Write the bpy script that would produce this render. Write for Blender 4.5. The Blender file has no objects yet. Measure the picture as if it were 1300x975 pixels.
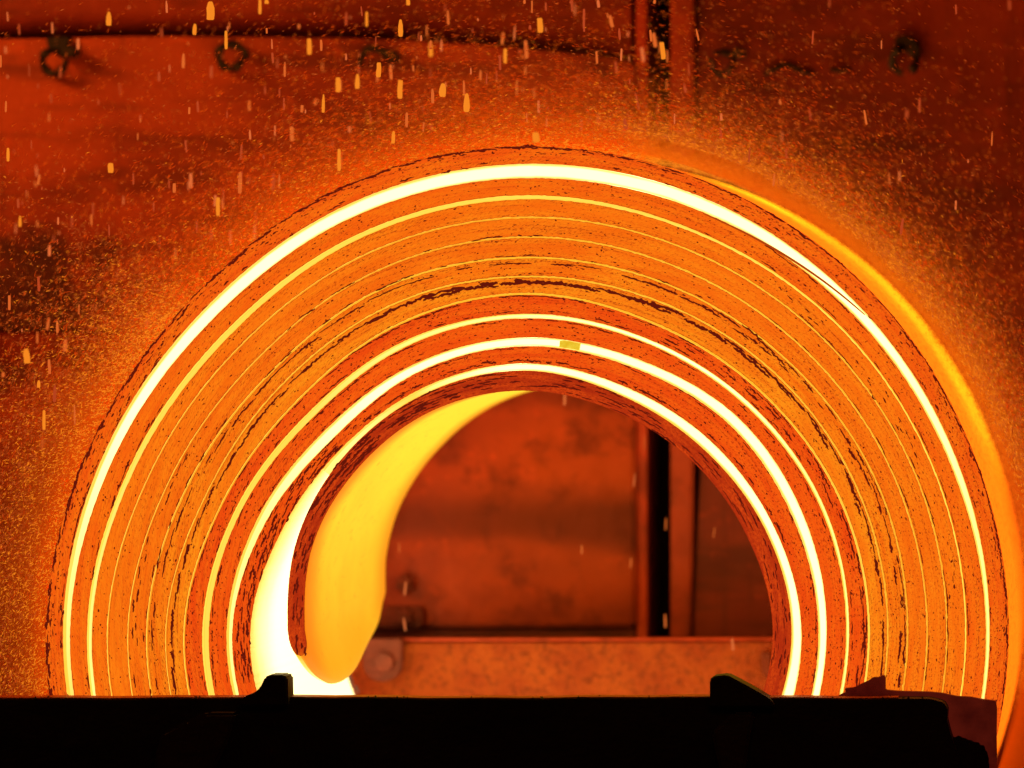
import bpy, bmesh, math, random
from mathutils import Vector, Matrix, noise as mnoise

random.seed(7)
scene = bpy.context.scene
COL = scene.collection

# ------------------------------------------------------------------ camera, light, exposure
K = 0.95 / 616.0            # metres per photo pixel on the coil's front face
D = 10.86                   # camera distance to that face
W = 1.10                    # strip width
ZC = 0.96                   # height of the coil's axis
VX, VY = 1500.0, 400.0      # photo pixel the camera looks at squarely

cam_d = bpy.data.cameras.new("camera")
cam = bpy.data.objects.new("camera", cam_d)
COL.objects.link(cam)
cam.location = ((VX - 668) * K, -D, (800 - VY) * K + ZC)
cam.rotation_euler = (math.radians(90), 0, 0)
cam_d.sensor_width = 36.0
cam_d.lens = 36.0 * D / (1300 * K)
cam_d.shift_x = (650 - VX) / 1300.0
cam_d.shift_y = (VY - 487.5) / 1300.0
cam_d.clip_start = 0.1
cam_d.clip_end = 200
cam_d.dof.use_dof = True
cam_d.dof.focus_distance = D
cam_d.dof.aperture_fstop = 2.0
scene.camera = cam

world = bpy.data.worlds.new("World")
scene.world = world
world.use_nodes = True
world.node_tree.nodes["Background"].inputs[0].default_value = (0.30, 0.06, 0.02, 1)
world.node_tree.nodes["Background"].inputs[1].default_value = 0.012


def area_lamp(name, loc, target, power, size, color):
    ld = bpy.data.lights.new(name, 'AREA')
    ld.energy = power
    ld.shape = 'RECTANGLE'
    ld.size, ld.size_y = size
    ld.color = color
    o = bpy.data.objects.new(name, ld)
    COL.objects.link(o)
    o.location = loc
    o.rotation_euler = (Vector(target) - Vector(loc)).to_track_quat('-Z', 'Y').to_euler()
    return o


# added orange fill for the upper left wall, no source in view
area_lamp("upper_left_fill_lamp", (-2.6, 0.2, 3.0), (-0.6, 1.5, 2.0), 36, (1.4, 0.5), (1.0, 0.33, 0.05))
# weak fill added from the front, without a source of its own
area_lamp("front_fill_lamp", (1.2, -3.2, 3.4), (0.4, 1.4, 1.2), 6, (2.0, 0.8), (1.0, 0.22, 0.03))

scene.view_settings.view_transform = 'Standard'
scene.view_settings.look = 'None'
scene.view_settings.exposure = 0.0
scene.view_settings.gamma = 1.0
scene.view_settings.use_curve_mapping = False
scene.cycles.max_bounces = 6
scene.cycles.sample_clamp_indirect = 4.0


# ------------------------------------------------------------------ helpers
def at(px, py, y=0.0):
    """photo pixel -> point on the plane at depth y (metres behind the coil's front face)"""
    s = K * (D + y) / D
    return Vector((cam.location.x + (px - VX) * s, y, cam.location.z + (VY - py) * s))


def pxs(y=0.0):
    return K * (D + y) / D


def tag(o, label=None, cat=None, group=None, kind=None):
    if label: o["label"] = label
    if cat: o["category"] = cat
    if group: o["group"] = group
    if kind: o["kind"] = kind
    return o


def empty(name, loc=(0, 0, 0)):
    o = bpy.data.objects.new(name, None)
    o.empty_display_size = 0.1
    COL.objects.link(o)
    o.location = loc
    return o


def link(name, me, parent=None):
    o = bpy.data.objects.new(name, me)
    COL.objects.link(o)
    if parent is not None:
        o.parent = parent
        o.matrix_parent_inverse = Matrix.Translation(-parent.location)
    return o


def mesh_obj(name, verts, faces, mats, parent=None, fmat=None, smooth=False):
    me = bpy.data.meshes.new(name)
    me.from_pydata([tuple(v) for v in verts], [], faces)
    for m in mats:
        me.materials.append(m)
    if fmat:
        me.polygons.foreach_set("material_index", fmat)
    if smooth:
        me.polygons.foreach_set("use_smooth", [True] * len(me.polygons))
    me.update()
    return link(name, me, parent)


def prism(name, pts, y0, y1, mat, parent=None, bevel=0.0, seg=2):
    """extrude an outline of (x, z) points from y0 (front) to y1 (back)"""
    bm = bmesh.new()
    vs = [bm.verts.new((p[0], y0, p[1])) for p in pts]
    f = bm.faces.new(vs)
    r = bmesh.ops.extrude_face_region(bm, geom=[f])
    for g in r["geom"]:
        if isinstance(g, bmesh.types.BMVert):
            g.co.y = y1
    bmesh.ops.recalc_face_normals(bm, faces=bm.faces)
    if bevel:
        bmesh.ops.bevel(bm, geom=list(bm.edges), offset=bevel, segments=seg, affect='EDGES', clamp_overlap=True)
    me = bpy.data.meshes.new(name)
    bm.to_mesh(me)
    bm.free()
    me.materials.append(mat)
    return link(name, me, parent)


def pxprism(name, pix, y0, y1, mat, parent=None, bevel=0.0):
    pts = [(at(a, b, y0).x, at(a, b, y0).z) for a, b in pix]
    return prism(name, pts, y0, y1, mat, parent, bevel)


def N(nt, typ, **kw):
    n = nt.nodes.new(typ)
    for k, v in kw.items():
        setattr(n, k, v)
    return n


def new_mat(name):
    m = bpy.data.materials.new(name)
    m.use_nodes = True
    nt = m.node_tree
    return m, nt, nt.nodes["Principled BSDF"]


def mixc(nt, fac, a, b):
    n = N(nt, "ShaderNodeMix", data_type='RGBA')
    for sock, v in ((n.inputs[0], fac), (n.inputs[6], a), (n.inputs[7], b)):
        if hasattr(v, "is_linked"):
            nt.links.new(v, sock)
        elif isinstance(v, (int, float)):
            sock.default_value = v
        else:
            sock.default_value = (*v, 1)
    return n.outputs[2]


def ramp(nt, src, lo, hi):
    n = N(nt, "ShaderNodeMapRange", interpolation_type='SMOOTHSTEP')
    nt.links.new(src, n.inputs[0])
    n.inputs[1].default_value = lo
    n.inputs[2].default_value = hi
    return n.outputs[0]


def mul(nt, a, b, op='MULTIPLY'):
    n = N(nt, "ShaderNodeMath", operation=op)
    for i, v in enumerate((a, b)):
        if hasattr(v, "is_linked"):
            nt.links.new(v, n.inputs[i])
        else:
            n.inputs[i].default_value = v
    return n.outputs[0]


def noise_tex(nt, vec, scale, detail=4, rough=0.55, stretch=None, loc=(0, 0, 0)):
    mp = N(nt, "ShaderNodeMapping")
    mp.inputs["Location"].default_value = loc
    if stretch:
        mp.inputs["Scale"].default_value = stretch
    nt.links.new(vec, mp.inputs[0])
    n = N(nt, "ShaderNodeTexNoise")
    n.inputs["Scale"].default_value = scale
    n.inputs["Detail"].default_value = detail
    n.inputs["Roughness"].default_value = rough
    nt.links.new(mp.outputs[0], n.inputs["Vector"])
    return n.outputs[0]


# ------------------------------------------------------------------ materials
def edge_mat(name, col, red, speck=0.5, seed=0, fade=None):
    """slit edge of a hot wrap: glows orange, cooler scale grains on it. UV = (arc length, radius) in metres"""
    m, nt, b = new_mat(name)
    uv = N(nt, "ShaderNodeUVMap", uv_map="UVMap").outputs[0]
    o = (seed * 3.7, seed * 1.3, 0)
    big = noise_tex(nt, uv, 1.0, 3, 0.6, (9, 60, 1), o)
    mid = noise_tex(nt, uv, 1.0, 4, 0.7, (150, 260, 1), o)
    fine = noise_tex(nt, uv, 1.0, 2, 0.6, (230, 330, 1), o)
    dash = noise_tex(nt, uv, 1.0, 4, 0.7, (55, 420, 1), o)
    c = mixc(nt, ramp(nt, big, 0.30, 0.70), red, col)
    c = mixc(nt, mul(nt, ramp(nt, mid, 0.44, 0.62), 0.75), c, red)
    g = mul(nt, ramp(nt, fine, 0.56, 0.70), 0.5 + 0.5 * speck)
    c = mixc(nt, mul(nt, g, 0.60), c, (0.40, 0.022, 0.003))
    if fade:
        sx_ = N(nt, 'ShaderNodeSeparateXYZ')
        nt.links.new(uv, sx_.inputs[0])
        c = mixc(nt, ramp(nt, sx_.outputs[0], fade[0], fade[1]), c, (0.98, 0.30, 0.006))
    # specks gather in concentric bands, with hair lines of cooler laps between
    band = noise_tex(nt, uv, 1.0, 3, 0.6, (2.2, 210, 1), o)
    hair = noise_tex(nt, uv, 1.0, 3, 0.7, (3.5, 620, 1), o)
    gr = noise_tex(nt, uv, 1.0, 3, 0.75, (170, 300, 1), (o[0] + 5, o[1] + 9, 0))
    gb = mul(nt, gr, mul(nt, mul(nt, band, 0.5, 'SUBTRACT'), 0.55), 'ADD')
    c = mixc(nt, mul(nt, ramp(nt, gb, 0.585 - 0.05 * speck, 0.66 - 0.05 * speck), 0.70), c, (0.30, 0.016, 0.003))
    c = mixc(nt, mul(nt, ramp(nt, hair, 0.56, 0.66), 0.40), c, (0.52, 0.036, 0.003))
    d = mul(nt, ramp(nt, dash, 0.70 - 0.08 * speck, 0.78 - 0.08 * speck), 0.85)
    c = mixc(nt, d, c, (0.16, 0.008, 0.002))
    # dark outlines painted along the wrap borders, like a sharpening halo
    sd = N(nt, "ShaderNodeUVMap", uv_map="Side").outputs[0]
    ss = N(nt, "ShaderNodeSeparateXYZ")
    nt.links.new(sd, ss.inputs[0])
    ea = mul(nt, mul(nt, ss.outputs[0], 0.5, 'SUBTRACT'), 0.0, 'ADD')
    ea = mul(nt, mul(nt, ea, ea), 4.0)
    ea = mul(nt, ea, mul(nt, mul(nt, mid, 0.5, 'SUBTRACT'), 0.35), 'ADD')
    c = mixc(nt, mul(nt, ramp(nt, ea, 0.80, 0.99), 0.72), c, (0.36, 0.022, 0.003))
    nt.links.new(c, b.inputs["Emission Color"])
    b.inputs["Emission Strength"].default_value = 1.0
    b.inputs["Base Color"].default_value = (0.05, 0.03, 0.025, 1)
    b.inputs["Roughness"].default_value = 0.85
    return m


def glow_mat(name, stops, strength=1.0):
    """hot steel seen down in a gap. stops: (angle in degrees, colour) along the wrap"""
    m, nt, b = new_mat(name)
    uv = N(nt, "ShaderNodeUVMap")
    sp = N(nt, "ShaderNodeSeparateXYZ")
    nt.links.new(uv.outputs[0], sp.inputs[0])
    mr = N(nt, "ShaderNodeMapRange")
    nt.links.new(sp.outputs[2] if False else sp.outputs[0], mr.inputs[0])
    mr.inputs[1].default_value = -20 * math.pi / 180
    mr.inputs[2].default_value = 200 * math.pi / 180
    cr = N(nt, "ShaderNodeValToRGB")
    nt.links.new(mr.outputs[0], cr.inputs[0])
    els = cr.color_ramp.elements
    while len(els) > 1:
        els.remove(els[-1])
    for i, (a, c) in enumerate(stops):
        p = (a + 20) / 220
        e = els[0] if i == 0 else els.new(p)
        e.position = p
        mx = max(1.0, max(c))
        e.color = (*[v / 4.0 for v in c], 1)
    # yellow fringe painted on the layer's borders for the glow round the gap
    ab = mul(nt, mul(nt, mul(nt, sp.outputs[1], 0.5, 'SUBTRACT'), 2.0), 0.0, 'ADD')
    ab = mul(nt, mul(nt, ab, ab), 1.0)
    ang = mul(nt, sp.outputs[0], 1.0)
    cv = N(nt, "ShaderNodeCombineXYZ")
    nt.links.new(mul(nt, ang, 9.0), cv.inputs[0])
    nt.links.new(sp.outputs[1], cv.inputs[1])
    nn = noise_tex(nt, cv.outputs[0], 1.0, 4, 0.6)
    fac = ramp(nt, mul(nt, ab, mul(nt, mul(nt, nn, 0.5, 'SUBTRACT'), 0.7), 'ADD'), 0.35, 0.98)
    nt.links.new(mixc(nt, mul(nt, fac, 0.85), cr.outputs[0], tuple(v / 4 for v in (1.12, 0.56, 0.03))), b.inputs["Emission Color"])
    b.inputs["Emission Strength"].default_value = 4.0 * strength
    b.inputs["Base Color"].default_value = (0.05, 0.03, 0.02, 1)
    b.inputs["Roughness"].default_value = 0.8
    return m


def hot_surface(name, col_a, col_b, scale=6.0, strength=1.0, spots=0.3):
    m, nt, b = new_mat(name)
    tc = N(nt, "ShaderNodeTexCoord").outputs["Object"]
    n1 = noise_tex(nt, tc, scale, 4, 0.6, (1, 0.5, 1))
    n2 = noise_tex(nt, tc, scale * 14, 3, 0.65)
    c = mixc(nt, ramp(nt, n1, 0.32, 0.68), col_a, col_b)
    c = mixc(nt, mul(nt, ramp(nt, n2, 0.62, 0.72), spots), c, tuple(v * 0.45 for v in col_a))
    nt.links.new(c, b.inputs["Emission Color"])
    b.inputs["Emission Strength"].default_value = strength
    b.inputs["Base Color"].default_value = (0.06, 0.035, 0.025, 1)
    b.inputs["Roughness"].default_value = 0.8
    return m


def rust_mat(name, dark, light, scale=2.0, rough=0.55, metal=0.3, streak=True, bump=0.25, seed=0.0):
    m, nt, b = new_mat(name)
    tc = N(nt, "ShaderNodeTexCoord").outputs["Object"]
    n1 = noise_tex(nt, tc, scale, 5, 0.6, (1, 1, 1.2), (seed, seed, 0))
    n2 = noise_tex(nt, tc, scale * 9, 4, 0.7, None, (0, seed, 3))
    n3 = noise_tex(nt, tc, scale * 4, 4, 0.6, (0.35, 1, 2.2) if streak else None, (seed, 0, 1))
    c = mixc(nt, ramp(nt, n1, 0.30, 0.70), dark, light)
    c = mixc(nt, mul(nt, ramp(nt, n3, 0.46, 0.70), 0.65), c, tuple(v * 0.40 for v in dark))
    if streak:
        n4 = noise_tex(nt, tc, scale * 3, 4, 0.65, (5.0, 1, 0.32), (0, 0, seed))
        c = mixc(nt, mul(nt, ramp(nt, n4, 0.54, 0.74), 0.45), c, tuple(v * 0.5 for v in dark))
    c = mixc(nt, mul(nt, ramp(nt, n2, 0.56, 0.72), 0.4), c, tuple(min(1, v * 1.5) for v in light))
    nt.links.new(c, b.inputs["Base Color"])
    b.inputs["Metallic"].default_value = metal
    rr = N(nt, "ShaderNodeMapRange")
    nt.links.new(n2, rr.inputs[0])
    rr.inputs[3].default_value = rough - 0.15
    rr.inputs[4].default_value = rough + 0.2
    nt.links.new(rr.outputs[0], b.inputs["Roughness"])
    bp = N(nt, "ShaderNodeBump")
    bp.inputs["Strength"].default_value = bump
    bp.inputs["Distance"].default_value = 0.02
    nt.links.new(n2, bp.inputs["Height"])
    nt.links.new(bp.outputs[0], b.inputs["Normal"])
    return m


def emit_mat(name, col, strength=1.0):
    m, nt, b = new_mat(name)
    b.inputs["Base Color"].default_value = (0.03, 0.02, 0.02, 1)
    b.inputs["Emission Color"].default_value = (*col, 1)
    b.inputs["Emission Strength"].default_value = strength
    b.inputs["Roughness"].default_value = 0.8
    return m


M_wall = rust_mat("rusty_plate", (0.30, 0.028, 0.009), (0.62, 0.088, 0.020), 1.7, seed=1.0)
M_wall_hi = rust_mat("rusty_upper_plate", (0.28, 0.027, 0.010), (0.50, 0.064, 0.018), 1.9, seed=4.0)
M_wall_r = rust_mat("rusty_right_plate", (0.19, 0.015, 0.007), (0.40, 0.044, 0.012), 1.6, seed=8.0)
M_bore = rust_mat("reflection_banded_plate", (0.24, 0.021, 0.007), (0.60, 0.074, 0.014), 2.6, rough=0.42, metal=0.55, streak=False, bump=0.08, seed=21.0)
nt = M_bore.node_tree
bb = nt.nodes["Principled BSDF"]
old = bb.inputs["Base Color"].links[0].from_socket
bt = noise_tex(nt, N(nt, "ShaderNodeTexCoord").outputs["Object"], 1.0, 1.4, 0.5, (0.9, 1, 6.0), (0.3, 0, 2.9))
nt.links.new(mixc(nt, mul(nt, ramp(nt, bt, 0.40, 0.66), 0.85), old, (0.13, 0.015, 0.006)), bb.inputs["Base Color"])  # dark bands painted in for blurred reflections on the plate
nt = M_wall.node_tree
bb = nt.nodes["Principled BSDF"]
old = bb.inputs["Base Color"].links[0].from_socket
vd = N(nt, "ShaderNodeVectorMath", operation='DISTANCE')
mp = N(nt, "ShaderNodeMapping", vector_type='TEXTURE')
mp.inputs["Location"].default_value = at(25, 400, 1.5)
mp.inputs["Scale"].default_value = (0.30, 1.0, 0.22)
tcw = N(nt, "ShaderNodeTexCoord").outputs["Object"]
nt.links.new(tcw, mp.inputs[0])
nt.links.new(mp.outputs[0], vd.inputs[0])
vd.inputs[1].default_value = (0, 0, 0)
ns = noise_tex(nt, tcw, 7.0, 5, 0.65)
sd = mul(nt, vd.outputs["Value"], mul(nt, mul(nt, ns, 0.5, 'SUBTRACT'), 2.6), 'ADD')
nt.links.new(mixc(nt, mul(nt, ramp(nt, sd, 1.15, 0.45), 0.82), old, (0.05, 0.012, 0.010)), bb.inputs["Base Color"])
M_post = rust_mat("scorched_post", (0.52, 0.050, 0.022), (0.74, 0.085, 0.030), 3.0, streak=False, seed=2.0)
M_strip = rust_mat('scorched_strip', (0.32, 0.030, 0.012), (0.50, 0.058, 0.018), 3.0, streak=False, seed=31.0)
M_soot = rust_mat("sooty_iron", (0.024, 0.011, 0.009), (0.044, 0.018, 0.013), 6.0, metal=0.2, seed=3.0)
M_black = rust_mat("blackened_steel", (0.014, 0.012, 0.012), (0.030, 0.022, 0.020), 3.0, rough=0.6, metal=0.4, seed=5.0)
M_beam = rust_mat("worn_beam_steel", (0.50, 0.066, 0.011), (0.64, 0.112, 0.016), 15.0, rough=0.45, metal=0.35, streak=False, bump=0.7, seed=6.0)
M_floor = rust_mat("scale_covered_floor", (0.05, 0.025, 0.018), (0.11, 0.05, 0.03), 3.0, metal=0.0, seed=9.0)
M_bracket = rust_mat("bracket_iron", (0.17, 0.022, 0.012), (0.28, 0.038, 0.018), 8.0, seed=12.0)

# ------------------------------------------------------------------ radii of the coil, in photo pixels, every 22.5 degrees from right (0) over top (90) to left (180)
R = {
    "rim":  [612.6, 611, 614, 614, 614, 610, 598, 601.5, 610],
    "b1o":  [588.5, 588, 590, 593, 592, 586, 577, 581, 588],
    "b1i":  [583.5, 578, 577, 576, 574, 569, 561, 568, 579.5],
    "b2o":  [559, 557, 555, 551, 552, 546.5, 538.5, 544.5, 558],
    "b2i":  [557, 555, 552.5, 547.5, 547, 540.5, 531, 538, 552],
    "l3":   [534, 532, 528, 524.6, 524, 519, 512, 517.7, 532],
    "l4":   [509, 506, 501.6, 499, 499, 494, 485, 491.6, 506],
    "l5":   [484, 482.8, 476.5, 474, 473, 471, 461, 468, 482],
    "l6":   [459, 457, 454, 450, 449, 447, 440, 442, 458],
    "l7":   [435, 431.7, 425, 422, 427, 421, 411.5, 418.5, 434.5],
    "b8o":  [410, 409.5, 404.5, 400.5, 401.5, 398.5, 391, 400, 411.5],
    "b8i":  [406, 404.5, 398.5, 395, 396, 391, 382.5, 392.5, 403],
    "b9o":  [381.5, 381, 381, 372, 371.5, 366.5, 360, 369.5, 380.5],
    "b9i":  [371, 367.5, 367, 360, 360.5, 355, 345.5, 358, 373],
    "b10o": [349.5, 341, 335.5, 333.5, 338.5, 334.5, 329, 335, 350],
    "b10i": [337, 329.5, 322, 321.6, 329.5, 326.5, 320, 313, 302.5],
    "bore": [313, 305, 301, 300, 304, 303, 296.5, 291.5, 280.5],
}


def rad(key, deg):
    """radius in pixels at an angle; the hidden lower half eases from the left value to the right one"""
    t = R[key]
    deg = deg % 360.0

    def s(i):
        i %= 16
        if i <= 8:
            return t[i]
        f = (i - 8) / 8.0
        return t[8] * (1 - f) + t[0] * f
    x = deg / 22.5
    i = int(math.floor(x))
    f = x - i
    a, b, c, d = s(i - 1), s(i), s(i + 1), s(i + 2)
    return 0.5 * (2 * b + (c - a) * f + (2 * a - 5 * b + 4 * c - d) * f * f + (3 * b - a - 3 * c + d) * f ** 3)


def jit(deg, seed, amp=0.6):
    return amp * (mnoise.noise(Vector((deg * 1.9, seed * 7.3, 0.0))) + 0.6 * mnoise.noise(Vector((deg * 5.1, seed * 3.1, 4.0))))


coil = empty("steel_coil", (0, 0, 0.005))
tag(coil, "huge glowing orange coil of rolled steel strip standing behind the black beam", "steel coil")

NSEG = 900


def ring(name, okey, ikey, y0, y1, m_edge, m_out, m_in, seed, oo=0.0, io=0.0, amp=0.55, a0=-90.0, a1=270.0):
    """one wrap of strip as a solid ring between two measured radii"""
    full = abs(a1 - a0 - 360) < 1e-6
    n = NSEG if full else max(8, int(NSEG * (a1 - a0) / 360))
    cnt = n if full else n + 1
    verts, faces, fm, uvs = [], [], [], []
    for i in range(cnt):
        dg = a0 + (a1 - a0) * i / n
        th = math.radians(dg)
        ro = (rad(okey, dg) + oo + jit(dg, seed, amp)) * K
        ri = (rad(ikey, dg) + io + jit(dg, seed + 50, amp)) * K
        for r_, y_ in ((ro, y0), (ri, y0), (ri, y1), (ro, y1)):
            verts.append((r_ * math.cos(th), y_, ZC + r_ * math.sin(th)))
    for i in range(n):
        j = (i + 1) % cnt
        b, c = i * 4, j * 4
        th0 = math.radians(a0 + (a1 - a0) * i / n)
        th1 = math.radians(a0 + (a1 - a0) * (i + 1) / n)
        for q, mi in ((0, 0), (1, 2), (2, 0), (3, 1)):
            q2 = (q + 1) % 4
            faces.append((b + q, c + q, c + q2, b + q2))
            fm.append(mi)
            vs = {0: (1, 0), 1: (0, 1), 2: (0, 1), 3: (1, 0)}[q]
            uvs += [(th0, vs[0]), (th1, vs[0]), (th1, vs[1]), (th0, vs[1])]
    if not full:
        e = (cnt - 1) * 4
        for f in ((3, 2, 1, 0), (e, e + 1, e + 2, e + 3)):
            faces.append(f)
            fm.append(0)
            uvs += [(0, 0)] * 4
    o = mesh_obj(name, verts, faces, [m_edge, m_out, m_in], coil, fm)
    ul = o.data.uv_layers.new(name="UVMap")
    ud = o.data.uv_layers.new(name="Side")
    # edge faces: (arc length, radius) in metres;  broad faces: (angle, side)
    me = o.data
    for p in me.polygons:
        for li, vi in zip(p.loop_indices, p.vertices):
            th, s = uvs[li]
            ud.data[li].uv = (s, 0)
            if p.material_index == 0 and m_edge.name.startswith("edge"):
                v = me.vertices[vi].co
                rr = math.hypot(v.x, v.z - ZC)
                ul.data[li].uv = (th * rr, rr)
            else:
                ul.data[li].uv = (th, s)
    return o


WHITE = (2.3, 1.95, 0.76)
PALE = (1.7, 1.10, 0.30)
YEL = (1.25, 0.72, 0.085)
GOLD = (1.05, 0.48, 0.022)
ORL = (1.02, 0.36, 0.014)

G_b1 = glow_mat("glow_outer_gap", [(-10, PALE), (12, PALE), (40, WHITE), (110, WHITE), (150, WHITE), (172, PALE), (195, YEL)])
G_b2 = glow_mat("glow_second_gap", [(-10, ORL), (25, GOLD), (60, YEL), (110, YEL), (150, YEL), (195, PALE)])
G_l3 = glow_mat("glow_hair_gap", [(-10, ORL), (60, GOLD), (110, ORL), (150, (1.0, 0.27, 0.008)), (195, (1.0, 0.24, 0.006))])
G_l5 = glow_mat("glow_fine_gap", [(-10, ORL), (60, GOLD), (110, GOLD), (150, ORL), (195, (1.0, 0.27, 0.008))])
G_l7 = glow_mat("glow_amber_gap", [(-10, YEL), (40, GOLD), (110, GOLD), (150, ORL), (195, ORL)])
G_b8 = glow_mat("glow_inner_gap", [(-10, PALE), (30, PALE), (60, WHITE), (100, PALE), (140, YEL), (195, YEL)])
G_b9 = glow_mat("glow_white_gap", [(-10, WHITE), (70, WHITE), (120, WHITE), (160, PALE), (195, PALE)])
G_b10 = glow_mat("glow_bore_gap", [(-10, WHITE), (70, WHITE), (95, WHITE), (116, YEL), (132, PALE), (143, (1.5, 1.0, 0.22))])
S_inside = emit_mat("glow_between_wraps", (1.3, 0.75, 0.08), 1.0)
S_white, nt, b = new_mat("white_hot_inside")
spx = N(nt, "ShaderNodeSeparateXYZ")
tcn = N(nt, "ShaderNodeTexCoord").outputs["Object"]
nt.links.new(tcn, spx.inputs[0])
nw = noise_tex(nt, tcn, 7, 4, 0.6)
dy = mul(nt, spx.outputs[1], mul(nt, mul(nt, nw, 0.5, 'SUBTRACT'), 0.10), 'ADD')
nt.links.new(mixc(nt, ramp(nt, dy, -0.03, 0.34), tuple(v / 3 for v in (1.1, 0.52, 0.025)), tuple(v / 3 for v in (2.5, 2.1, 0.86))), b.inputs["Emission Color"])
b.inputs["Emission Strength"].default_value = 3.0
b.inputs["Base Color"].default_value = (0.05, 0.03, 0.02, 1)
S_yellow, nt, b = new_mat("yellow_hot_strip")
tcn = N(nt, "ShaderNodeTexCoord").outputs["Object"]
spx = N(nt, "ShaderNodeSeparateXYZ")
nt.links.new(tcn, spx.inputs[0])
na = noise_tex(nt, tcn, 3.0, 4, 0.6, (1, 0.6, 1))
nb = noise_tex(nt, tcn, 60.0, 3, 0.7, (1, 0.4, 1))
zz = mul(nt, spx.outputs[2], mul(nt, mul(nt, na, 0.5, 'SUBTRACT'), 0.5), 'ADD')
c = mixc(nt, ramp(nt, zz, ZC - 0.16, ZC + 0.46), (0.99, 0.38, 0.007), (1.08, 0.78, 0.032))
yv = mul(nt, spx.outputs[1], mul(nt, mul(nt, na, 0.5, 'SUBTRACT'), 0.16), 'ADD')
c = mixc(nt, mul(nt, ramp(nt, yv, 0.22, 0.0), 0.92), c, (0.96, 0.22, 0.005))
c = mixc(nt, mul(nt, ramp(nt, yv, W - 0.22, W), 0.85), c, (0.96, 0.26, 0.005))
c = mixc(nt, mul(nt, ramp(nt, nb, 0.58, 0.72), 0.30), c, (0.80, 0.20, 0.005))
nc = noise_tex(nt, tcn, 14.0, 5, 0.7, (1, 0.35, 1), (4, 0, 0))
c = mixc(nt, mul(nt, ramp(nt, nc, 0.56, 0.70), 0.35), c, (0.95, 0.36, 0.008))
nt.links.new(c, b.inputs["Emission Color"])
b.inputs["Emission Strength"].default_value = 1.0
b.inputs["Base Color"].default_value = (0.06, 0.035, 0.025, 1)
b.inputs["Roughness"].default_value = 0.8

# outside of the coil: orange at the front edge, yellow towards the far edge
m, nt, b = new_mat("outer_hot_surface")
tcn = N(nt, "ShaderNodeTexCoord").outputs["Object"]
spx = N(nt, "ShaderNodeSeparateXYZ")
nt.links.new(tcn, spx.inputs[0])
n1 = noise_tex(nt, tcn, 40, 4, 0.7)
n2 = noise_tex(nt, tcn, 3, 3, 0.6)
yy = mul(nt, mul(nt, mul(nt, n2, 0.5), mul(nt, n1, 0.45), 'ADD'), spx.outputs[1], 'ADD')
c = mixc(nt, mul(nt, ramp(nt, yy, 0.75, 1.55), ramp(nt, spx.outputs[2], ZC + 0.18, ZC + 0.50)), (0.60, 0.085, 0.0020), (0.90, 0.37, 0.006))
nq = noise_tex(nt, tcn, 95, 3, 0.7, (1, 0.35, 1))
c = mixc(nt, mul(nt, ramp(nt, nq, 0.50, 0.66), 0.55), c, (0.24, 0.022, 0.001))
nt.links.new(c, b.inputs["Emission Color"])
b.inputs["Emission Strength"].default_value = 3.3
b.inputs["Base Color"].default_value = (0.06, 0.035, 0.025, 1)
S_outer = m

EDGES = [  # (outer key, inner key, colour, cooler colour, specks)
    ("rim", "b1o", (0.98, 0.175, 0.005), (0.90, 0.095, 0.004), 0.60),
    ("b1i", "b2o", (1.00, 0.190, 0.005), (0.94, 0.120, 0.004), 0.40),
    ("b2i", "l3", (1.02, 0.225, 0.006), (0.96, 0.150, 0.004), 0.28),
    ("l3", "l4", (1.02, 0.225, 0.006), (0.95, 0.150, 0.004), 0.28),
    ("l4", "l5", (1.02, 0.220, 0.006), (0.94, 0.140, 0.004), 0.35),
    ("l5", "l6", (1.03, 0.265, 0.007), (0.95, 0.150, 0.004), 0.50),
    ("l6", "l7", (1.03, 0.295, 0.008), (0.97, 0.180, 0.005), 0.40),
    ("l7", "b8o", (0.98, 0.135, 0.005), (0.88, 0.072, 0.004), 0.60),
    ("b8i", "b9o", (0.98, 0.135, 0.005), (0.90, 0.082, 0.004), 0.42),
    ("b9i", "b10o", (0.97, 0.128, 0.005), (0.86, 0.070, 0.004), 0.60),
]
YOFF = [0.000, 0.004, 0.006, 0.007, 0.006, 0.009, 0.006, 0.003, 0.002, 0.000]
LINE = {"l3": 1.0, "l4": 1.0, "l5": 1.1, "l6": 1.0, "l7": 1.3}
for i, (ok, ik, c1, c2, sp) in enumerate(EDGES):
    em = edge_mat("edge_scale", c1, c2, sp, i + 1)
    oo = -LINE[ok] if ok in LINE else 0.0
    io = LINE[ik] if ik in LINE else 0.0
    mo = S_outer if ok == "rim" else S_inside
    mi = S_white if ik in ("b10o", "b1o", "b9o") else S_inside
    if ok in ("b9i", "b1i", "b8i"):
        mo = S_white
    ring("wrap", ok, ik, YOFF[i], W + YOFF[i], em, mo, mi, i * 11 + 3, oo, io)

# the hotter layers seen down in the gaps, set back a little from the face
for (ok, ik, gm, dep, a0, a1) in (
        ("b1o", "b1i", G_b1, 0.020, -90, 270), ("b2o", "b2i", G_b2, 0.014, -90, 270),
        ("l3", "l3", G_l3, 0.012, -90, 270), ("l4", "l4", G_l3, 0.012, -90, 270), ("l5", "l5", G_l5, 0.012, -90, 270),
        ("l6", "l6", G_l5, 0.013, -90, 270), ("l7", "l7", G_l7, 0.012, -90, 270),
        ("b8o", "b8i", G_b8, 0.014, -90, 270), ("b9o", "b9i", G_b9, 0.020, -90, 270),
        ("b10o", "b10i", G_b10, 0.020, -60, 142)):
    w = LINE.get(ok, 0.0)
    ring("glowing_layer", ok, ik, dep, W - 0.02, gm, gm, gm, 0, w - 0.02 if ok == ik else -0.9, -w + 0.02 if ok == ik else 0.9, 0.0, a0, a1)


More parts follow.
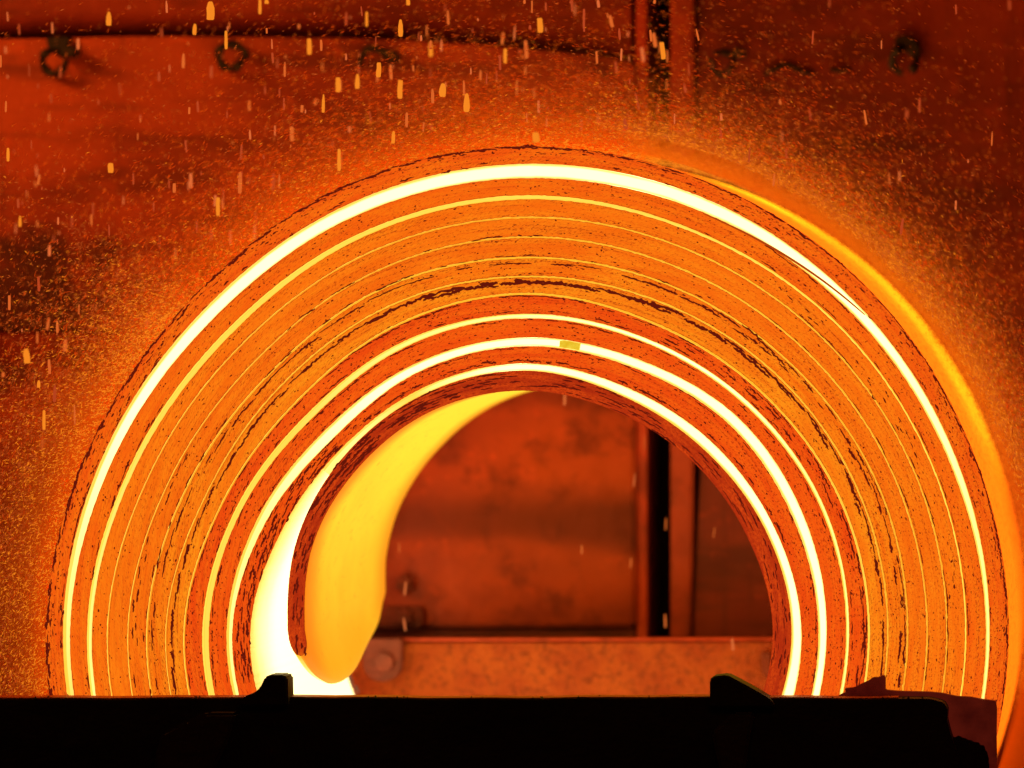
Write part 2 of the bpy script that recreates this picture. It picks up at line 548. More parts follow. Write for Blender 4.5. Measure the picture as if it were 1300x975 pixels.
# the innermost wrap, whose loose end hangs down the left of the bore as a rounded tongue
def tail_end(t):
    pts = [(0, 186.5), (.05, 190.5), (.1, 193.2), (.2, 196), (.35, 196.4), (.5, 194.6), (.7, 190.3), (.9, 185.6), (1, 180.5)]
    for k, ((a, va), (b_, vb)) in enumerate(zip(pts, pts[1:])):
        if t <= b_ + 1e-9:
            f = (t - a) / (b_ - a)
            m0 = (vb - pts[max(k - 1, 0)][1]) / (b_ - pts[max(k - 1, 0)][0])
            n_ = pts[min(k + 2, len(pts) - 1)]
            m1 = (n_[1] - va) / (n_[0] - a)
            h = b_ - a
            return (va * (2 * f ** 3 - 3 * f * f + 1) + h * m0 * (f ** 3 - 2 * f * f + f)
                    + vb * (3 * f * f - 2 * f ** 3) + h * m1 * (f ** 3 - f * f))
    return 180.5


def tail_r(key, dg):
    if dg <= 180:
        return rad(key, dg)
    base, slope = (302.5, -0.66) if key == "b10i" else (280.5, -0.70)
    return base + slope * (dg - 180)


E_tail = edge_mat("edge_tail", (0.72, 0.066, 0.005), (0.42, 0.024, 0.004), 0.95, 21, (0.48 * math.radians(183.5), 0.48 * math.radians(193)))
NI, NJ = 640, 48
verts, faces, fm = [], [], []
A0 = -60.0
for j in range(NJ + 1):
    t = j / NJ
    ae = tail_end(t)
    for i in range(NI + 1):
        dg = A0 + (ae - A0) * i / NI
        th = math.radians(dg)
        y = t * W - (0.004 if j == 0 else 0)
        wob = 0.5 * jit(dg, 90, 0.8) if j in (0, NJ) else 0
        # the torn end thins out and rounds over
        th_ = min(1.0, max(0.0, (ae - dg) / 4.5))
        th_ = 0.10 + 0.90 * math.sqrt(max(0.0, 1 - (1 - th_) ** 2))
        ro_, ri_ = tail_r("b10i", dg), tail_r("bore", dg)
        wavy = 1.6 * mnoise.noise(Vector((dg * 0.11, t * 2.2, 3.0))) * min(1, max(0, (dg - 120) / 40)) * min(1, t * 3)
        for key in ("b10i", "bore"):
            r_ = ri_ + (ro_ - ri_) * (0.5 + (0.5 if key == "b10i" else -0.5) * th_)
            r_ = (r_ + wob + wavy) * K
            verts.append((r_ * math.cos(th), y, ZC + r_ * math.sin(th)))


def vi(i, j, s): return (j * (NI + 1) + i) * 2 + s


for j in range(NJ):
    for i in range(NI):
        faces.append((vi(i, j, 0), vi(i, j + 1, 0), vi(i + 1, j + 1, 0), vi(i + 1, j, 0))); fm.append(1)
        faces.append((vi(i, j, 1), vi(i + 1, j, 1), vi(i + 1, j + 1, 1), vi(i, j + 1, 1))); fm.append(2)
for i in range(NI):
    faces.append((vi(i, 0, 0), vi(i + 1, 0, 0), vi(i + 1, 0, 1), vi(i, 0, 1))); fm.append(0)
    faces.append((vi(i, NJ, 0), vi(i, NJ, 1), vi(i + 1, NJ, 1), vi(i + 1, NJ, 0))); fm.append(0)
for j in range(NJ):
    faces.append((vi(NI, j, 0), vi(NI, j + 1, 0), vi(NI, j + 1, 1), vi(NI, j, 1))); fm.append(3)
    faces.append((vi(0, j, 0), vi(0, j, 1), vi(0, j + 1, 1), vi(0, j + 1, 0))); fm.append(0)
S_tip = emit_mat("amber_strip_end", (0.98, 0.31, 0.004))
S_tip.node_tree.nodes["Principled BSDF"].inputs["Base Color"].default_value = (0.01, 0.005, 0.002, 1)
tail = mesh_obj("loose_wrap", verts, faces, [E_tail, S_white, S_yellow, S_tip], coil, fm)
for p in tail.data.polygons:
    p.use_smooth = p.material_index in (1, 2)
tag(tail, "innermost wrap with its yellow hot loose end curling down")
ul = tail.data.uv_layers.new(name="UVMap")
ud = tail.data.uv_layers.new(name="Side")
for p in tail.data.polygons:
    for li, v_ in zip(p.loop_indices, p.vertices):
        v = tail.data.vertices[v_].co
        rr = math.hypot(v.x, v.z - ZC)
        th = math.atan2(v.z - ZC, v.x)
        th = th + 2 * math.pi if th < -1.3 else th
        ul.data[li].uv = (th * 0.48, rr)
        ud.data[li].uv = (float(v_ % 2), 0)

# thin sliver of strip that crosses the outer white gap at the upper right
M_sliver = emit_mat("cooler_sliver", (0.42, 0.05, 0.003))
verts, faces = [], []
for i in range(61):
    f = i / 60
    dg = 67 - 24 * f
    rc = 574.6 + 12.5 * f ** 1.7
    hw = 1.3 * math.sin(math.pi * min(1, max(0, f * 0.96 + 0.02))) ** 0.4
    th = math.radians(dg)
    for r_, y_ in ((rc + hw, -0.001), (rc - hw, -0.001), (rc - hw, 0.03), (rc + hw, 0.03)):
        verts.append((r_ * K * math.cos(th), y_, ZC + r_ * K * math.sin(th)))
for i in range(60):
    for q in range(4):
        faces.append((i * 4 + q, i * 4 + (q + 1) % 4, i * 4 + 4 + (q + 1) % 4, i * 4 + 4 + q))
faces += [(3, 2, 1, 0), (240, 241, 242, 243)]
mesh_obj("strip_sliver", verts, faces, [M_sliver], coil)


# dark scale crust on the wrap edges
class Crust:
    def __init__(self):
        self.v, self.f = [], []

    def flake(self, rc, dg, length, thick, y):
        """irregular raised flake: rc radius px, length and thickness px"""
        n = max(3, min(10, int(length / 2.2)))
        b = len(self.v)
        top, bot = [], []
        for i in range(n + 1):
            f = i / n
            e = math.sin(math.pi * (0.08 + 0.84 * f)) ** 0.6
            a = math.radians(dg + math.degrees(length * (f - 0.5) / rc))
            up = thick * 0.5 * e * random.uniform(0.5, 1.35)
            dn = thick * 0.5 * e * random.uniform(0.5, 1.35)
            sh = random.uniform(-0.25, 0.25) * thick
            for r_ in (rc + sh + up, rc + sh - dn):
                for y_ in (y - 0.0016, y + 0.002):
                    self.v.append((r_ * K * math.cos(a), y_, ZC + r_ * K * math.sin(a)))
        for i in range(n):
            p, q = b + i * 4, b + i * 4 + 4
            self.f += [(p, q, q + 2, p + 2), (p, p + 1, q + 1, q), (p + 2, q + 2, q + 3, p + 3)]
        self.f += [(b, b + 2, b + 3, b + 1), (b + 4 * n, b + 4 * n + 1, b + 4 * n + 3, b + 4 * n + 2)]

    def chain(self, rfun, a0, a1, cover, tmin, tmax, lmin=4, lmax=26, spread=1.0, y=0.0):
        a = a0
        while a < a1:
            # patchy: the coverage itself comes and goes along the wrap
            dens = cover * (0.55 + 0.9 * (mnoise.noise(Vector((a * 0.09, tmax, spread))) + 0.5))
            L = random.uniform(lmin, lmax)
            rc = rfun(a) + random.gauss(0, spread)
            if random.random() < dens:
                self.flake(rc, a, L, random.uniform(tmin, tmax), y)
            a += math.degrees(L * 0.8 / rc)


cr = Crust()
RR = lambda key, off=0.0: (lambda dg: rad(key, dg) + off)
cr.chain(RR("rim", -1.5), -9, 190, 1.05, 1.2, 2.8, 5, 30, 0.7)
cr.chain(RR("rim", -2.0), 85, 190, 0.55, 1.5, 3.6, 5, 22, 1.0)
cr.chain(RR("rim", -7), -9, 190, 0.25, 1.0, 2.4, 3, 10, 2.6)
cr.chain(RR("b1o", 3), -9, 190, 0.16, 1.0, 2.4, 3, 12, 1.5)
cr.chain(RR("b1o", 1.8), 140, 190, 0.5, 0.8, 1.8, 5, 22, 0.5)
cr.chain(RR("b1i", -2), 35, 66, 0.6, 0.8, 2.2, 5, 22, 0.6, 0.004)
cr.chain(RR("b2o", 2), 148, 190, 0.55, 1.0, 2.6, 5, 22, 0.8, 0.004)
cr.chain(RR("b2i", -12), -9, 60, 0.22, 1.0, 2.4, 3, 9, 5, 0.006)
cr.chain(RR("l3", 2), -9, 50, 0.42, 0.8, 1.8, 6, 24, 0.5, 0.006)
cr.chain(RR("b2o", 2), 0, 70, 0.35, 0.8, 1.6, 6, 24, 0.5, 0.004)
cr.chain(RR("l4", 2), -9, 60, 0.18, 0.8, 1.6, 6, 20, 0.5, 0.007)
cr.chain(RR("l4", 2), 80, 130, 0.25, 0.8, 2.0, 5, 20, 0.8, 0.007)
cr.chain(RR("l4", -6), 150, 190, 0.50, 1.0, 2.6, 4, 18, 2.2, 0.006)
cr.chain(RR("l5", 2), 60, 190, 0.28, 0.8, 2.0, 5, 22, 1.0, 0.006)
cr.chain(RR("l5", -7), 62, 190, 0.85, 1.2, 2.7, 8, 40, 0.7, 0.009)
cr.chain(RR("l5", -4), -9, 62, 0.70, 1.2, 2.8, 8, 34, 1.0, 0.009)
cr.chain(RR("l5", -9), -9, 62, 0.60, 1.4, 3.6, 8, 28, 1.6, 0.009)
cr.chain(RR("l6", -6.5), 56, 124, 1.0, 2.0, 4.6, 10, 40, 1.1, 0.006)
cr.chain(RR("l6", -8.5), 60, 118, 0.6, 2.0, 5.0, 10, 32, 1.2, 0.006)
cr.chain(RR("l6", -5.5), -9, 58, 1.0, 1.6, 3.6, 8, 32, 1.2, 0.006)
cr.chain(RR("l6", -7.5), 20, 60, 0.5, 2.0, 4.0, 8, 26, 1.5, 0.006)
cr.chain(RR("l6", -7), 122, 190, 0.95, 1.6, 3.8, 8, 36, 1.0, 0.006)
cr.chain(RR("l7", -3), 60, 130, 0.60, 1.0, 2.4, 6, 26, 0.6, 0.003)
cr.chain(RR("l7", -2.5), 130, 190, 0.30, 0.8, 1.8, 6, 20, 0.6, 0.003)
cr.chain(RR("l7", -5), -9, 64, 0.70, 1.2, 2.8, 8, 30, 1.0, 0.003)
cr.chain(RR("l7", -10), -9, 64, 0.55, 1.2, 3.0, 6, 24, 2.0, 0.003)
cr.chain(RR("b8o", 3), -9, 190, 0.28, 0.8, 2.0, 4, 18, 0.9, 0.003)
cr.chain(RR("b8i", -2.5), 60, 190, 0.50, 0.8, 2.4, 5, 22, 0.8, 0.002)
cr.chain(RR("b8i", -3), -9, 60, 0.30, 0.8, 1.8, 5, 16, 1.0, 0.002)
cr.chain(RR("b9o", 2.5), 90, 190, 0.30, 0.8, 2.2, 4, 16, 1.0, 0.002)
cr.chain(RR("b9i", -2.2), -9, 190, 0.40, 0.8, 2.0, 4, 20, 0.8, 0.0)
cr.chain(RR("b10o", 4.5), 20, 140, 0.62, 1.2, 3.0, 4, 18, 1.2, 0.0)
for k, off in enumerate((3, 6.5, 10, 14)):
    cr.chain(RR("b10o", off), 136, 190, 0.52, 1.0, 2.9, 4, 18, 1.4, 0.0)
for k, off in enumerate((-3, -7, -11, -15, -19)):
    cr.chain(lambda dg, off=off: tail_r("b10i", dg) + off, 18, 150, 0.62, 1.0, 2.6, 6, 30, 1.2, -0.004)
    cr.chain(lambda dg, off=off: tail_r("b10i", dg) + off, 105, 165, 0.35, 1.6, 3.6, 6, 22, 1.2, -0.004)
    cr.chain(lambda dg, off=off: tail_r("b10i", dg) + off, -9, 18, 0.35, 0.8, 2.2, 5, 16, 1.5, -0.004)
for off in (-8, -13, -17):
    cr.chain(lambda dg, off=off: tail_r("b10i", dg) + off, 165, 187, 0.45, 1.2, 3.2, 6, 18, 1.5, -0.004)
cr.chain(RR('b10o', -3), 183, 215, 1.3, 4, 9, 5, 14, 2.0, W)
# loose grains all over the face
for _ in range(3600):
    i = random.choice((0, 0, 0, 1, 1, 2, 3, 4, 5, 5, 6, 7, 7, 7, 8, 8, 9, 9))
    dg = random.uniform(-9, 190)
    f = random.random()
    rc = rad(EDGES[i][0], dg) * (1 - f) + rad(EDGES[i][1], dg) * f
    if abs(f - 0.5) < 0.42:
        L = random.choice((1.0, 1.2, 1.6, 2, 2, 3, 3.5))
        cr.flake(rc, dg, L * random.uniform(0.8, 1.3), random.uniform(0.8, 2.0), YOFF[i])
M_crust = emit_mat("cooling_scale", (0.125, 0.0070, 0.0025))
o = mesh_obj("scale_crust", cr.v, cr.f, [M_crust], coil)
tag(o, "dark flakes of scale in broken rings on the wrap edges", kind="stuff")

# dull yellow flake bridging the white gap near the top
M_yscale = hot_surface("yellow_scale", (0.78, 0.46, 0.014), (0.92, 0.66, 0.05), 60.0, 1.0, 0.4)
ring("scale_flake", "b9o", "b9i", 0.003, 0.02, M_yscale, M_yscale, M_yscale, 40, -1.2, 1.2, 1.6, 79.4, 83.4)

# ------------------------------------------------------------------ floor and the hall behind
def box(name, x0, x1, y0, y1, z0, z1, mat, parent=None, bevel=0.0):
    return prism(name, [(x0, z0), (x1, z0), (x1, z1), (x0, z1)], y0, y1, mat, parent, bevel)


tag(box("floor", -7, 7, -14, 7, -0.12, 0.0, M_floor), kind="structure")

YW = 1.50   # front of the proud wall plates
pl = empty("wall_panel", at(300, 797, YW))
tag(pl, "large rusty steel wall panel on the left behind the coil, its curved top edge above", "wall panel")
edge = [(-700, 53), (-300, 51), (-60, 50), (60, 49), (160, 46), (300, 46.5), (420, 48), (520, 51), (600, 56), (680, 63), (740, 69), (785, 75), (800, 78), (806, 84)]
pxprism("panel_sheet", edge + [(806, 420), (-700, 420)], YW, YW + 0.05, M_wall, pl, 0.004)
pxprism("panel_sheet", [(-700, 422), (806, 422), (806, 796), (-700, 796)], YW, YW + 0.05, M_bore, pl, 0.008)


def hook(px, py, parent, rot=0.0, arc=360, stub=True, s=1.0):
    """burnt iron eye: an open ring of round bar with its bent shank, standing off the plate"""
    c = at(px, py, YW - 0.035)
    verts, faces = [], []
    n, m_ = 28, 8
    rr, rt = 14 * s * pxs(YW), 4.6 * s * pxs(YW)
    path = []
    for i in range(n + 1):
        a = math.radians(rot + arc * i / n)
        path.append(c + Vector((rr * math.cos(a), 0.012 * math.sin(a * 2), rr * math.sin(a))))
    for i, p in enumerate(path):
        tdir = (path[min(i + 1, n)] - path[max(i - 1, 0)]).normalized()
        sx = tdir.cross(Vector((0, 1, 0))).normalized()
        rad_ = rt * (1 + 0.25 * math.sin(i * 0.9))
        for k in range(m_):
            a = 2 * math.pi * k / m_
            verts.append(p + sx * rad_ * math.cos(a) + Vector((0, 1, 0)) * rad_ * math.sin(a))
    for i in range(n):
        for k in range(m_):
            faces.append((i * m_ + k, i * m_ + (k + 1) % m_, (i + 1) * m_ + (k + 1) % m_, (i + 1) * m_ + k))
    faces.append(tuple(range(m_ - 1, -1, -1)))
    faces.append(tuple(n * m_ + k for k in range(m_)))
    o = mesh_obj("iron_eye", verts, faces, [M_soot], parent, smooth=True)
    if stub:
        q = at(px + 21 * s, py - 12 * s, YW - 0.03)
        sz = 7 * s * pxs(YW)
        pts = [(q.x + sz * 1.3 * math.cos(a) + 0, q.z + sz * math.sin(a)) for a in [math.radians(d) for d in range(0, 360, 30)]]
        prism("shank", pts, YW - 0.07, YW + 0.02, M_soot, o, 0.003)
    return o


hook(69, 79, pl, rot=30, arc=345, s=1.05)
pxprism("shank_strap", [(58, 47), (88, 47), (84, 66), (62, 66)], YW - 0.03, YW + 0.01, M_soot, pl, 0.003)
hook(293, 72, pl, rot=60, arc=300, stub=False, s=1.1)
pxprism("hook_tip", [(293, 54), (301, 52), (316, 66), (314, 76), (309, 74), (303, 64)], YW - 0.04, YW - 0.015, M_soot, pl, 0.004)
o = pxprism("bent_hook", [(452, 86), (454, 72), (463, 58), (474, 55), (486, 61), (497, 63), (506, 68), (507, 75), (501, 80), (491, 79), (486, 72), (474, 64), (467, 66), (459, 74), (457, 87)], YW - 0.05, YW - 0.01, M_soot, pl, 0.004)
o = pxprism("bent_hook", [(741, 88), (750, 82), (764, 84), (772, 92), (772, 99), (765, 100), (760, 92), (752, 89), (746, 94)], YW - 0.025, YW - 0.004, M_bracket, pl, 0.003)

up = empty("wall_sheet", at(300, 0, YW + 0.085))
tag(up, "dark red upper wall sheet along the top left, set back behind the curved panel edge", "wall panel")
ys = YW + 0.09
verts, faces = [], []
xs_ = [x for x, _ in edge[:-1]] + [801]
ez_ = [z for _, z in edge[:-1]] + [79]
prof = [(0, -600), (0, -120), (0, -34)] + [(0.075 * (1 - math.cos(math.radians(a))), -34 + 34 * math.sin(math.radians(a))) for a in range(15, 91, 15)] + [(0.4, 0.5)]  # lower lip rolled back, shaped to give the shadow band above the panel
for x, e in zip(xs_, ez_):
    sh = 1.0 if x < 560 else max(0.45, 1 - (x - 560) / 420)
    for dy_, dz_ in prof:
        p = at(x, e + 1 + (dz_ * sh if dz_ > -100 else dz_), ys)
        verts.append((p.x, ys + dy_, p.z))
npf = len(prof)
for i_ in range(len(xs_) - 1):
    for q in range(npf - 1):
        faces.append((i_ * npf + q, i_ * npf + q + 1, (i_ + 1) * npf + q + 1, (i_ + 1) * npf + q))
o = mesh_obj("sheet", verts, faces, [M_wall_hi], up, smooth=True)
sm = o.modifiers.new("thick", 'SOLIDIFY')
sm.thickness = 0.008
sm.offset = -1

# the dark patch on the left: painted on the panel above a proud lower plate
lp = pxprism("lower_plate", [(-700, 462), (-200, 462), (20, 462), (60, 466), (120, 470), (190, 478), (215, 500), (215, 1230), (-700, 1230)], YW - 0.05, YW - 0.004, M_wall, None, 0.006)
tag(lp, "rusty plate bolted proud of the wall at the left edge, beside the coil", "plate")

po = pxprism("wall_post", [(806, -500), (821, -500), (821, 812), (808, 812)], YW + 0.03, YW + 0.30, M_post, None, 0.004)
tag(po, "narrow red vertical post at the left side of the black slot in the wall", "post")

rp = empty("wall_panel", at(1000, 812, YW))
tag(rp, "dark red steel wall panel right of the black slot, with two burnt eyes", "wall panel")
pxprism("edge_strip", [(851, -500), (882, -500), (880, 560), (879, 700), (876, 812), (851, 812)], YW - 0.01, YW + 0.05, M_strip, rp, 0.006)
pxprism("panel_sheet", [(886, -500), (2100, -500), (2100, 1200), (880, 1200), (880, 780), (884, 690), (889, 600), (886, 520)], YW + 0.01, YW + 0.06, M_wall_r, rp, 0.004)
hook(917, 80, rp, rot=160, arc=330, stub=True, s=1.0)
hook(1148, 77, rp, rot=-60, arc=320, stub=False, s=1.1)
pxprism("hook_tip", [(1134, 50), (1146, 44), (1160, 48), (1168, 60), (1166, 74), (1158, 66), (1148, 58), (1138, 58)], YW - 0.04, YW + 0.02, M_soot, rp, 0.004)
pxprism("weld_bead", [(968, 94), (978, 88), (986, 82), (1000, 80), (1010, 84), (1020, 90), (1034, 92), (1033, 95), (1018, 94), (1006, 88), (998, 85), (988, 88), (980, 93), (971, 97)], YW - 0.012, YW + 0.012, M_soot, rp, 0.002)
pxprism("weld_bead", [(1052, 87), (1066, 86), (1080, 86), (1079, 91), (1066, 92), (1053, 91)], YW - 0.010, YW + 0.012, M_soot, rp, 0.002)

bw = box("backing_wall", -7, 7, 2.6, 2.75, 0, 6, M_soot)  # black backing added so the slot and gaps stay dark
tag(bw, "black backing wall seen only through the slot between the panels", "wall")

# what shows through the bore
cb = empty("cross_beam", at(700, 880, 1.22))
tag(cb, "worn orange lit cross beam seen low through the bore of the coil", "beam")
pxprism("beam_face", [(240, 816), (500, 815), (985, 814), (1120, 814), (1120, 1180), (240, 1180)], 1.22, 1.26, M_beam, cb, 0.004)
pxprism("top_flange", [(240, 811), (985, 810), (1120, 810), (1120, 813), (985, 813), (500, 814), (240, 815)], 1.215, 1.25, M_post, cb, 0.002)
pxprism("end_stop", [(966, 828), (979, 828), (979, 862), (972, 862), (966, 852)], 1.19, 1.225, M_bracket, cb, 0.004)

pxprism("sill", [(420, 798), (806, 798), (806, 812), (420, 812)], YW + 0.03, YW + 0.08, M_bracket, pl, 0.003)

bk = empty("pin_bracket", at(485, 865, 1.20))
tag(bk, "rounded dark red bracket with a pin, beside the tip of the loose strip end", "bracket")
tab = [(510, 811), (510, 842)]
tab += [(485 + 25 * math.cos(a), 842 + 24 * math.sin(a)) for a in [math.radians(d) for d in range(10, 175, 11)]]
tab += [(460, 842), (462, 811)]
pxprism("tab", tab, 1.17, 1.215, M_bracket, bk, 0.004)


def disc(name, px, py, rpx, y0, y1, mat, parent, bev=0.004, n=28):
    return pxprism(name, [(px + rpx * math.cos(2 * math.pi * i / n), py + rpx * math.sin(2 * math.pi * i / n)) for i in range(n)], y0, y1, mat, parent, bev)


disc("pin", 487, 841, 12, 1.150, 1.18, M_bracket, bk, 0.003)
bj = empty("bolted_bracket", at(510, 800, 1.40))
tag(bj, "dark bracket with two bolt heads above the cross beam, right of the loose strip end", "bracket")
pxprism("plate", [(440, 770), (536, 770), (536, 797), (440, 797)], 1.46, 1.49, M_bracket, bj, 0.006)
disc("bolt_head", 512, 742, 14, 1.455, 1.495, M_bracket, bj, 0.008, 6)
disc("bolt_head", 512, 783, 14, 1.43, 1.47, M_bracket, bj, 0.008, 6)

# ------------------------------------------------------------------ black beam in front
YB = -0.10
fb = empty("front_beam", at(600, 1000, YB))
tag(fb, "black steel beam across the bottom of the picture in front of the coil", "beam")
def yline(x):
    return 887.0 + 0.7 * math.sin(x * 0.013) + 0.5 * math.sin(x * 0.047 + 1)


top = [(x, yline(x)) for x in range(-500, 1190, 30)] + [(1188, 889), (1198, 892), (1203, 900), (1202, 914), (1206, 930), (1212, 948), (1218, 962), (1222, 985)]
pxprism("beam_web", top + [(1222, 1300), (-500, 1300)], YB, YB + 0.075, M_black, fb, 0.002)


pxprism("lit_top_strip", [(x, yline(x) - 1.9) for x in range(-500, 1170, 40)] + [(x, yline(x) - 0.3) for x in range(1140, -501, -40)], YB + 0.006, YB + 0.066, M_beam, fb, 0.0)  # orange strip added to stand in for light along the beam top


# crumbs of fallen scale lying along the top of the beam
cv_, cf_ = [], []
for _ in range(150):
    x = random.uniform(-100, 1165)
    if random.random() < 0.5:
        x = random.choice((150, 250, 420, 470, 690, 830, 1020, 1080, 1140)) + random.gauss(0, 22)
    y = YB + random.uniform(0.0, 0.06)
    c0 = at(x, yline(x) - 1.5, y)
    w_, h_ = random.uniform(0.6, 3.2) * K, random.uniform(0.4, 1.5) * K
    b_ = len(cv_)
    for k in range(5):
        a = 2 * math.pi * k / 5
        q = random.uniform(0.6, 1.2)
        cv_.append((c0.x + w_ * q * math.cos(a), y + w_ * q * math.sin(a), c0.z - 0.002))
    cv_.append((c0.x + random.gauss(0, 0.2) * w_, y, c0.z + 2 * h_))
    for k in range(5):
        cf_.append((b_ + k, b_ + (k + 1) % 5, b_ + 5))
o = mesh_obj("scale_crumbs", cv_, cf_, [M_black], fb)
tag(o, kind="stuff")


def lug(pix, tone):
    return pxprism("lug", pix, YB - 0.02, YB + 0.05, tone, fb, 0.003)


lug([(302, 896), (310, 884), (322, 880), (330, 873), (336, 860), (341, 857), (360, 857), (365, 860), (366, 896)], M_black)
lug([(901, 898), (901, 864), (904, 859), (922, 857), (927, 859), (944, 868), (962, 878), (980, 889), (984, 898)], M_black)
M_rib = rust_mat("dark_rib", (0.030, 0.020, 0.018), (0.055, 0.034, 0.028), 9.0, seed=15.0)
pxprism("stiffener", [(903, 930), (930, 905), (958, 905), (952, 935), (945, 985), (960, 1300), (905, 1300), (915, 985)], YB - 0.035, YB + 0.01, M_rib, fb, 0.006)
pxprism("stiffener", [(196, 960), (206, 930), (236, 915), (262, 905), (300, 905), (290, 940), (268, 985), (268, 1300), (190, 1300)], YB - 0.035, YB + 0.01, M_rib, fb, 0.006)

gp = empty("guard_plate", at(1200, 1000, -0.03))
tag(gp, "ragged dull red scale plate at the right end, behind the black beam", "plate")
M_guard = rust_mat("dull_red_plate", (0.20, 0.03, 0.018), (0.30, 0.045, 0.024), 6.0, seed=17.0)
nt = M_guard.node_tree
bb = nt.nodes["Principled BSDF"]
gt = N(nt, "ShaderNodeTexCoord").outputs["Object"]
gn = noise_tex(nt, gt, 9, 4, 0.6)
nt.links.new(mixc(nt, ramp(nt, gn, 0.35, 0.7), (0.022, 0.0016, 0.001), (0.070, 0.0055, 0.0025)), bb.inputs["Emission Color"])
bb.inputs["Emission Strength"].default_value = 1.0  # dim red emission stands in for bounce light on the front
rag = [(1000, 884), (1040, 884), (1062, 885), (1068, 881), (1074, 879), (1072, 874), (1084, 873), (1094, 868), (1103, 864), (1108, 860), (1116, 860), (1121, 857), (1124, 859), (1124, 876), (1140, 877.5), (1160, 878), (1180, 878.5), (1196, 880), (1214, 884), (1232, 885), (1248, 888), (1264, 890), (1265.5, 900), (1265, 930), (1266, 1000), (1266, 1300), (1000, 1300)]
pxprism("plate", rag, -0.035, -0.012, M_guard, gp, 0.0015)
pxprism("scale_lump", [(1201, 940), (1212, 934), (1222, 936), (1232, 942), (1246, 944), (1252, 952), (1256, 968), (1254, 1000), (1200, 1000)], -0.06, -0.034, M_black, gp, 0.006)

STEAM = 3.8
# ------------------------------------------------------------------ water spray thrown off the coil (uncountable) and sparks
DROP_V = [(0, 0, 1), (1, 0, 0.2), (0, 1, 0.2), (-1, 0, 0.2), (0, -1, 0.2), (0, 0, -1)]
DROP_F = [(0, 1, 2), (0, 2, 3), (0, 3, 4), (0, 4, 1), (5, 2, 1), (5, 3, 2), (5, 4, 3), (5, 1, 4)]

m, nt, b = new_mat("water_drops")
df = N(nt, "ShaderNodeBsdfDiffuse")
df.inputs[0].default_value = (0.98, 0.50, 0.25, 1)
tl = N(nt, "ShaderNodeBsdfTranslucent")
tl.inputs[0].default_value = (0.98, 0.50, 0.25, 1)
mx = N(nt, "ShaderNodeMixShader")
mx.inputs[0].default_value = 0.45
nt.links.new(df.outputs[0], mx.inputs[1])
nt.links.new(tl.outputs[0], mx.inputs[2])
nt.links.new(mx.outputs[0], nt.nodes["Material Output"].inputs[0])
M_drop = m


class Drops:
    def __init__(self):
        self.v, self.f = [], []

    def add(self, p, tang, L, w):
        up = tang.normalized()
        sx = up.cross(Vector((0, 1, 0))).normalized()
        sy = up.cross(sx)
        b_ = len(self.v)
        for x, y, z in DROP_V:
            self.v.append(p + sx * (x * w) + sy * (y * w) + up * (z * L))
        for f in DROP_F:
            self.f.append((f[0] + b_, f[1] + b_, f[2] + b_))


sp = Drops()
RIM = 0.95
for _ in range(60000):
    th = math.radians(random.uniform(-12, 192))
    dg = math.degrees(th)
    fall = 0.050 if dg < 95 else (0.075 if dg < 140 else 0.13)
    dr = random.expovariate(1 / fall) if random.random() < 0.62 else random.expovariate(1 / (fall * 4))
    r_ = rad("rim", dg) * K + 0.004 + dr
    y = random.uniform(0.02, 1.30)
    p = Vector((r_ * math.cos(th), y, ZC + r_ * math.sin(th)))
    if p.z < 0.3 or (dg < 80 and dr < 0.075 and y < 1.05):
        continue
    tang = Vector((-math.sin(th), 0, math.cos(th)))
    tang = Matrix.Rotation(random.gauss(0, 0.30), 3, 'Y') @ tang
    L = random.uniform(1.0, 4.2) * K * (1 if random.random() < 0.93 else 1.8)
    sp.add(p, tang, L, random.uniform(0.30, 0.70) * K)
o = mesh_obj("water_spray", sp.v, sp.f, [M_drop])
tag(o, "fine water spray whirling round the outside of the hot coil", "water spray", kind="stuff")

# thin steam clinging to the hot outer wrap
mst, nt, b = new_mat("steam")
nt.nodes.remove(b)
pv = N(nt, "ShaderNodeVolumePrincipled")
pv.inputs["Color"].default_value = (1.0, 0.50, 0.18, 1)
tcn = N(nt, "ShaderNodeTexCoord").outputs["Object"]
spx = N(nt, "ShaderNodeSeparateXYZ")
nt.links.new(tcn, spx.inputs[0])
zz = mul(nt, spx.outputs[2], ZC, 'SUBTRACT')
rr = mul(nt, mul(nt, mul(nt, spx.outputs[0], spx.outputs[0]), mul(nt, zz, zz), 'ADD'), 0.5, 'POWER')
ex = mul(nt, mul(nt, rr, 0.94, 'SUBTRACT'), -1 / 0.044)
ex = mul(nt, 2.718, ex, 'POWER')
nz = ramp(nt, noise_tex(nt, tcn, 5.0, 4, 0.65), 0.30, 0.75)
lf = mul(nt, mul(nt, ramp(nt, spx.outputs[0], -0.45, -1.0), ramp(nt, spx.outputs[2], ZC + 0.75, ZC + 0.1)), 7.0)
ex = mul(nt, ex, mul(nt, lf, 1.0, 'ADD'))
dn = mul(nt, mul(nt, ex, STEAM), mul(nt, nz, 0.35, 'ADD'))
nt.links.new(dn, pv.inputs["Density"])
nt.links.new(pv.outputs[0], nt.nodes["Material Output"].inputs["Volume"])
verts, faces = [], []
ns_ = 96
for i in range(ns_):
    a = 2 * math.pi * i / ns_
    for r_, y_ in ((0.962, 0.01), (1.32, 0.01), (1.32, 1.36), (0.962, 1.36)):
        zq = ZC + r_ * math.sin(a)
        verts.append((r_ * math.cos(a), y_, max(zq, 0.02 if r_ > 1 else 0.012)))
for i in range(ns_):
    p, q = i * 4, ((i + 1) % ns_) * 4
    for k in range(4):
        faces.append((p + k, p + (k + 1) % 4, q + (k + 1) % 4, q + k))
o = mesh_obj("steam", verts, faces, [mst])
tag(o, "thin steam glowing round the outside of the hot coil", "steam", kind="stuff")

